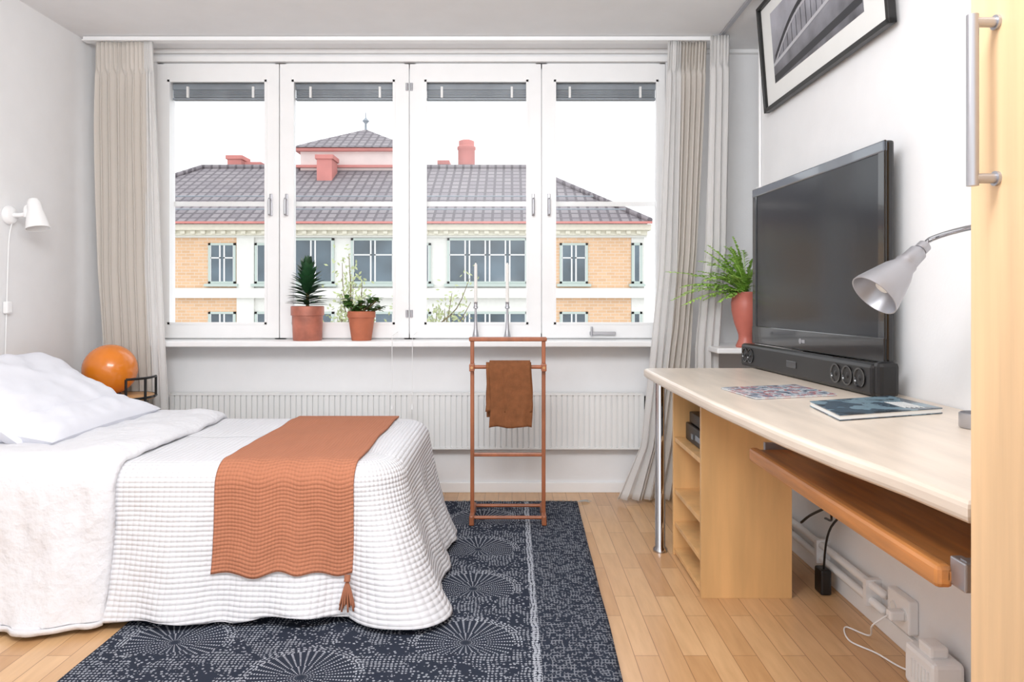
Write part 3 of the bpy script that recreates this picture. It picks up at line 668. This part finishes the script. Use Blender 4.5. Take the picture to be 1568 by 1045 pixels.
# ------------------------------------------------------------------ books
def slab(name,pts,z,h,mcover,mpages):
    def pr(p,z0,z1,nm,mt):
        vs=[(x,y,z0) for x,y in p]+[(x,y,z1) for x,y in p]; n=len(p)
        return pyd(nm,vs,[tuple(range(n))[::-1],tuple(range(n,2*n))]+[(i,(i+1)%n,n+(i+1)%n,n+i) for i in range(n)],mt)
    cx_=sum(p[0] for p in pts)/4; cy_=sum(p[1] for p in pts)/4
    inn=[(cx_+(x-cx_)*.985,cy_+(y-cy_)*.985) for x,y in pts]
    return [pr(pts,z,z+h*.15,'back_cover',mcover),pr(inn,z+h*.15,z+h*.85,'pages',mpages),pr(pts,z+h*.85,z+h,'front_cover',mcover)]
def cover(name,cols,sc):
    m,nt,b=newmat(name); N=nt.nodes;L=nt.links
    tc=N.new('ShaderNodeTexCoord'); vo=N.new('ShaderNodeTexNoise'); vo.inputs['Scale'].default_value=sc; vo.inputs['Detail'].default_value=6; r=N.new('ShaderNodeValToRGB'); r.color_ramp.interpolation='CONSTANT'
    L.new(tc.outputs['Object'],vo.inputs['Vector']); L.new(vo.outputs['Fac'],r.inputs[0])
    el=r.color_ramp.elements; el[0].color=lin(cols[0]); el[1].color=lin(cols[-1]); el[1].position=.62
    for i,c_ in enumerate(cols[1:-1]): e=el.new(.40+.20*i/max(1,len(cols)-2)); e.color=lin(c_)
    L.new(r.outputs[0],b.inputs['Base Color']); b.inputs['Roughness'].default_value=.25; return m
mc1=cover('magazine_print',[(.25,.3,.4),(.55,.6,.66),(.78,.80,.82),(.66,.42,.44),(.45,.52,.60)],26)
mc2=cover('photo_book_cover',[(.12,.16,.20),(.22,.30,.36),(.45,.55,.6),(.2,.24,.28)],9)
group('magazine',slab('m',[(.70,2.05),(.97,2.13),(.94,2.37),(.67,2.29)],DZ+.001,.005,mc1,m_paper),(.8,2.2,.76))
P=slab('b',[(.775,1.69),(1.085,1.80),(1.075,2.03),(.80,1.92)],DZ+.001,.014,mc2,m_paper)
P.append(multibox('title_lettering',[(.99+.006*i,.993+.006*i,1.80+.01*(i%2),1.90,DZ+.0152,DZ+.0156) for i in range(9)],m_paper))
group('book',P,(.95,1.86,.76))
group('tealight_tin',[lathe('tin',[(.032,0),(.034,.002),(.034,.032),(.031,.034),(.030,.01),(.0,.008)],(1.04,1.60,DZ+.001),m_alu)],(1.04,1.60,DZ))
# ------------------------------------------------------------------ desk lamp (wall mounted gooseneck)
hd=Vector((.935,1.65,1.155)); ax=Vector((-.70,-.10,-.64)).normalized()
P=[lathe('shade',[(.0,-.012),(.012,-.012),(.020,-.004),(.022,.033),(.025,.035),(.025,.046),(.035,.066),(.056,.135),(.0575,.145),(.055,.145),(.035,.072),(.018,.055),(0,.055)],hd,m_alu,axis=ax),
   lathe('bulb',[(.012,.055),(.022,.08),(.024,.10),(.015,.12),(0,.125)],hd,m_wax,axis=ax),
   lathe('switch_collar',[(.013,-.03),(.015,-.028),(.015,-.012)],hd,m_alu,axis=ax)]
g0=hd-ax*.03
P.append(tube('gooseneck',[g0,g0-ax*.02,(.975,1.57,1.199),(.99,1.50,1.203),(1.04,1.43,1.195),(1.12,1.38,1.16),(1.165,1.38,1.12)],.0062,m_chrome,seg=10))
P.append(lathe('wall_plate',[(.045,0),(.045,.008),(.03,.016),(.0,.018)],(XR,1.38,1.12),m_alu,axis=(-1,0,0)))
group('gooseneck_lamp',P,(XR,1.38,1.12))
# ------------------------------------------------------------------ picture
MP=frame((1.172,3.25,1.895),Vector((0,-1,-.012)).normalized(),Vector((-.075,0,1)).normalized(),Vector((0,-1,-.012)).normalized().cross(Vector((-.075,0,1)).normalized()))
W,H=1.09,.475
m,nt,b=newmat('bridge_photo_print'); N=nt.nodes;L=nt.links; X=NX(nt)
tc=N.new('ShaderNodeTexCoord'); sx=N.new('ShaderNodeSeparateXYZ'); L.new(tc.outputs['Object'],sx.inputs[0])
no=N.new('ShaderNodeTexNoise'); no.inputs['Scale'].default_value=9; no.inputs['Detail'].default_value=6; L.new(tc.outputs['Object'],no.inputs['Vector'])
r=N.new('ShaderNodeValToRGB'); e=r.color_ramp.elements; e[0].color=lin((.24,.24,.26)); e[1].color=lin((.70,.70,.74)); e[0].position=.15; e[1].position=.75
L.new(X.m('ADD',X.m('MULTIPLY',X.m('SUBTRACT',sx.outputs[1],.12),1.6),X.m('MULTIPLY',no.outputs['Fac'],.55)),r.inputs[0]); L.new(r.outputs[0],b.inputs['Base Color']); b.inputs['Roughness'].default_value=.35
m_art=m
m_brg=M('bridge_ink',(.16,.16,.18),.5); m_brg2=M('bridge_highlight_ink',(.74,.74,.76),.5)
P=[box('mat_board',.01,W-.01,.01,H-.01,.004,.010,m_paper,0,MP),box('art_print',.125,W-.17,.10,H-.07,.010,.0115,m_art,0,MP)]
for nm,a in (('frame_bottom',(0,W,0,.018)),('frame_top',(0,W,H-.018,H)),('frame_left',(0,.018,0,H)),('frame_right',(W-.018,W,0,H))): P.append(box(nm,*a,0,.026,m_black,.002,MP))
def ribbon(name,pts,w,mat,n=.0122):
    vs=[];fs=[]
    for (x,y) in pts: vs+=[(x,y,n),(x,y+w,n)]
    for i in range(len(pts)-1): fs.append((2*i,2*i+2,2*i+3,2*i+1))
    return pyd(name,vs,fs,mat,False,MP)
arch=[(.15+.72*t,.13+.20*math.sin(pi*(.10+.8*t))) for t in [i/30 for i in range(31)]]
P.append(ribbon('bridge_arch',arch,.022,m_brg)); P.append(ribbon('bridge_arch_light',[(x,y-.014) for x,y in arch],.010,m_brg2,.0124))
P.append(ribbon('bridge_deck',[(.127+.79*t,.17+.09*t) for t in (0,.25,.5,.75,1)],.014,m_brg2,.0126)); P.append(ribbon('bridge_shadow',[(.127+.79*t,.102+.03*t) for t in (0,1)],.03,m_brg,.012))
for i in range(2,29,2):
    x,y=arch[i]; yd=.17+.09*(x-.127)/.79; a_,b_=min(y,yd),max(y,yd)
    vs=[(x-.002,a_,.0123),(x+.002,a_,.0123),(x+.002,b_,.0123),(x-.002,b_,.0123)]; P.append(pyd('bridge_strut',vs,[(0,1,2,3)],m_brg,False,MP))
group('framed_picture',P,(1.15,2.7,2.1))
# ------------------------------------------------------------------ wall extras right
group('cable_trunking',[box('corner_conduit',XR-.012,XR-.001,3.375,3.39,.056,ZC-.03,m_white,.003),box('junction_box',XR-.022,XR,3.35,3.392,1.50,1.58,m_white,.005)],(XR,3.38,1.5))
P=[]
for zz,xx in ((.085,1.150),(.135,1.150)): P.append(tube('pipe',[(xx,3.35,zz),(xx,2.8,zz),(xx,2.2,zz)],.013,m_white,seg=12))
P.append(multibox('pipe_clips',[(1.13,1.18,y,y+.02,.068,.152) for y in (3.1,2.65,2.28)],m_white))
group('heating_pipes',P,(1.15,2.8,.1))
P=[box('socket_plate',XR-.03,XR,2.07,2.19,.07,.17,m_white,.005)]
for y in (2.10,2.155): P.append(lathe('socket_hole',[(.019,0),(.019,.003),(.016,.003),(.015,.001)],(XR-.03,y,.12),m_rad,axis=(-1,0,0),seg=20)); 
P.append(box('plug',XR-.075,XR-.03,2.085,2.115,.105,.135,m_white,.006))
P.append(tube('white_cable',[(XR-.075,2.10,.12),(XR-.11,2.12,.08),(XR-.08,2.2,.012),(XR-.12,2.27,.006),(XR-.15,2.18,.006),(XR-.11,2.1,.008),(XR-.08,1.98,.02),(XR-.06,1.93,.08)],.0025,m_white))
group('wall_socket',P,(XR,2.13,.1))
P=[box('adapter_body',XR-.10,XR-.016,1.83,1.97,.0,.11,m_white,.012),box('adapter_plug',XR-.09,XR-.04,1.86,1.92,.108,.14,m_white,.008),multibox('adapter_vents',[(XR-.103,XR-.099,1.85+.015*i,1.856+.015*i,.03,.08) for i in range(6)],m_rad)]
group('power_adapter',P,(XR-.05,1.9,0))
P=[tube('cable',[(1.12,2.9,.70),(1.13,2.7,.62),(1.08,2.52,.45),(1.10,2.46,.30),(1.14,2.6,.25)],.004,m_black),
   tube('cable',[(1.03,2.40,.72),(1.08,2.38,.60),(1.13,2.36,.50),(1.12,2.34,.44),(1.07,2.40,.42),(1.03,2.47,.45)],.0045,m_black),
   tube('cable',[(1.06,2.42,.72),(1.10,2.40,.56),(1.14,2.36,.43),(1.10,2.42,.36),(1.04,2.48,.30),(1.02,2.52,.26)],.0045,m_black),
   tube('cable',[(1.10,2.45,.72),(1.15,2.42,.40),(1.10,2.48,.24),(1.11,2.55,.06)],.004,m_black),box('cable_plug',1.09,1.13,2.52,2.58,.0,.09,m_black,.008)]
group('power_cables',P,(1.1,2.5,.3))
# ------------------------------------------------------------------ wardrobe
P=[box('carcass',.676,1.175,-.60,1.018,0,2.36,m_birch,.001),
   box('door_leaf',.652,.674,.52,1.016,.06,2.35,m_birch,.002),box('door_leaf_second',.652,.674,-.0,.516,.06,2.35,m_birch,.002),box('door_leaf_third',.652,.674,-.59,-.004,.06,2.35,m_birch,.002)]
hy=.960
P.append(rod('handle_bar',(.619,hy,1.202),(.619,hy,1.432),.0075,m_alu,seg=20))
for z in (1.212,1.422): P.append(tube('handle_arm',[(.619,hy,z),(.635,hy,z),(.653,hy,z)],.0068,m_alu,seg=14)); P.append(rod('handle_foot',(.648,hy,z),(.653,hy,z),.010,m_alu))
group('wardrobe',P,(.9,.2,0))
# ------------------------------------------------------------------ light + world + camera
w=bpy.data.worlds.new('World'); S.world=w; w.use_nodes=True; nt=w.node_tree; bg=nt.nodes['Background']
tc=nt.nodes.new('ShaderNodeTexCoord'); sx=nt.nodes.new('ShaderNodeSeparateXYZ'); r=nt.nodes.new('ShaderNodeValToRGB')
nt.links.new(tc.outputs['Generated'],sx.inputs[0]); nt.links.new(sx.outputs[2],r.inputs[0]); nt.links.new(r.outputs[0],bg.inputs[0])
r.color_ramp.elements[0].color=(.94,.97,1,1); r.color_ramp.elements[1].color=(.91,.955,1,1); bg.inputs[1].default_value=1.62
def area(name,loc,rot,sx_,sy_,e,col=(1,1,1)):
    l=bpy.data.lights.new(name,'AREA'); l.shape='RECTANGLE'; l.size=sx_; l.size_y=sy_; l.energy=e; l.color=col
    o=bpy.data.objects.new(name,l); S.collection.objects.link(o); o.location=loc; o.rotation_euler=rot; return o
area('fill_light',(-.3,.75,2.10),(math.radians(72),0,0),1.6,.55,42,(.95,.97,1))  # added fill, out of view above the frame, tilted to brighten the window wall
cam=bpy.data.cameras.new('camera'); co=bpy.data.objects.new('camera',cam); S.collection.objects.link(co)
co.location=(0,0,1.05); co.rotation_euler=(pi/2,0,0); cam.sensor_width=36; cam.lens=36*1130/1620; cam.shift_y=-.0412; cam.clip_start=.05; cam.clip_end=300
S.camera=co
S.view_settings.view_transform='Standard'; S.view_settings.exposure=.25; S.view_settings.gamma=1.07
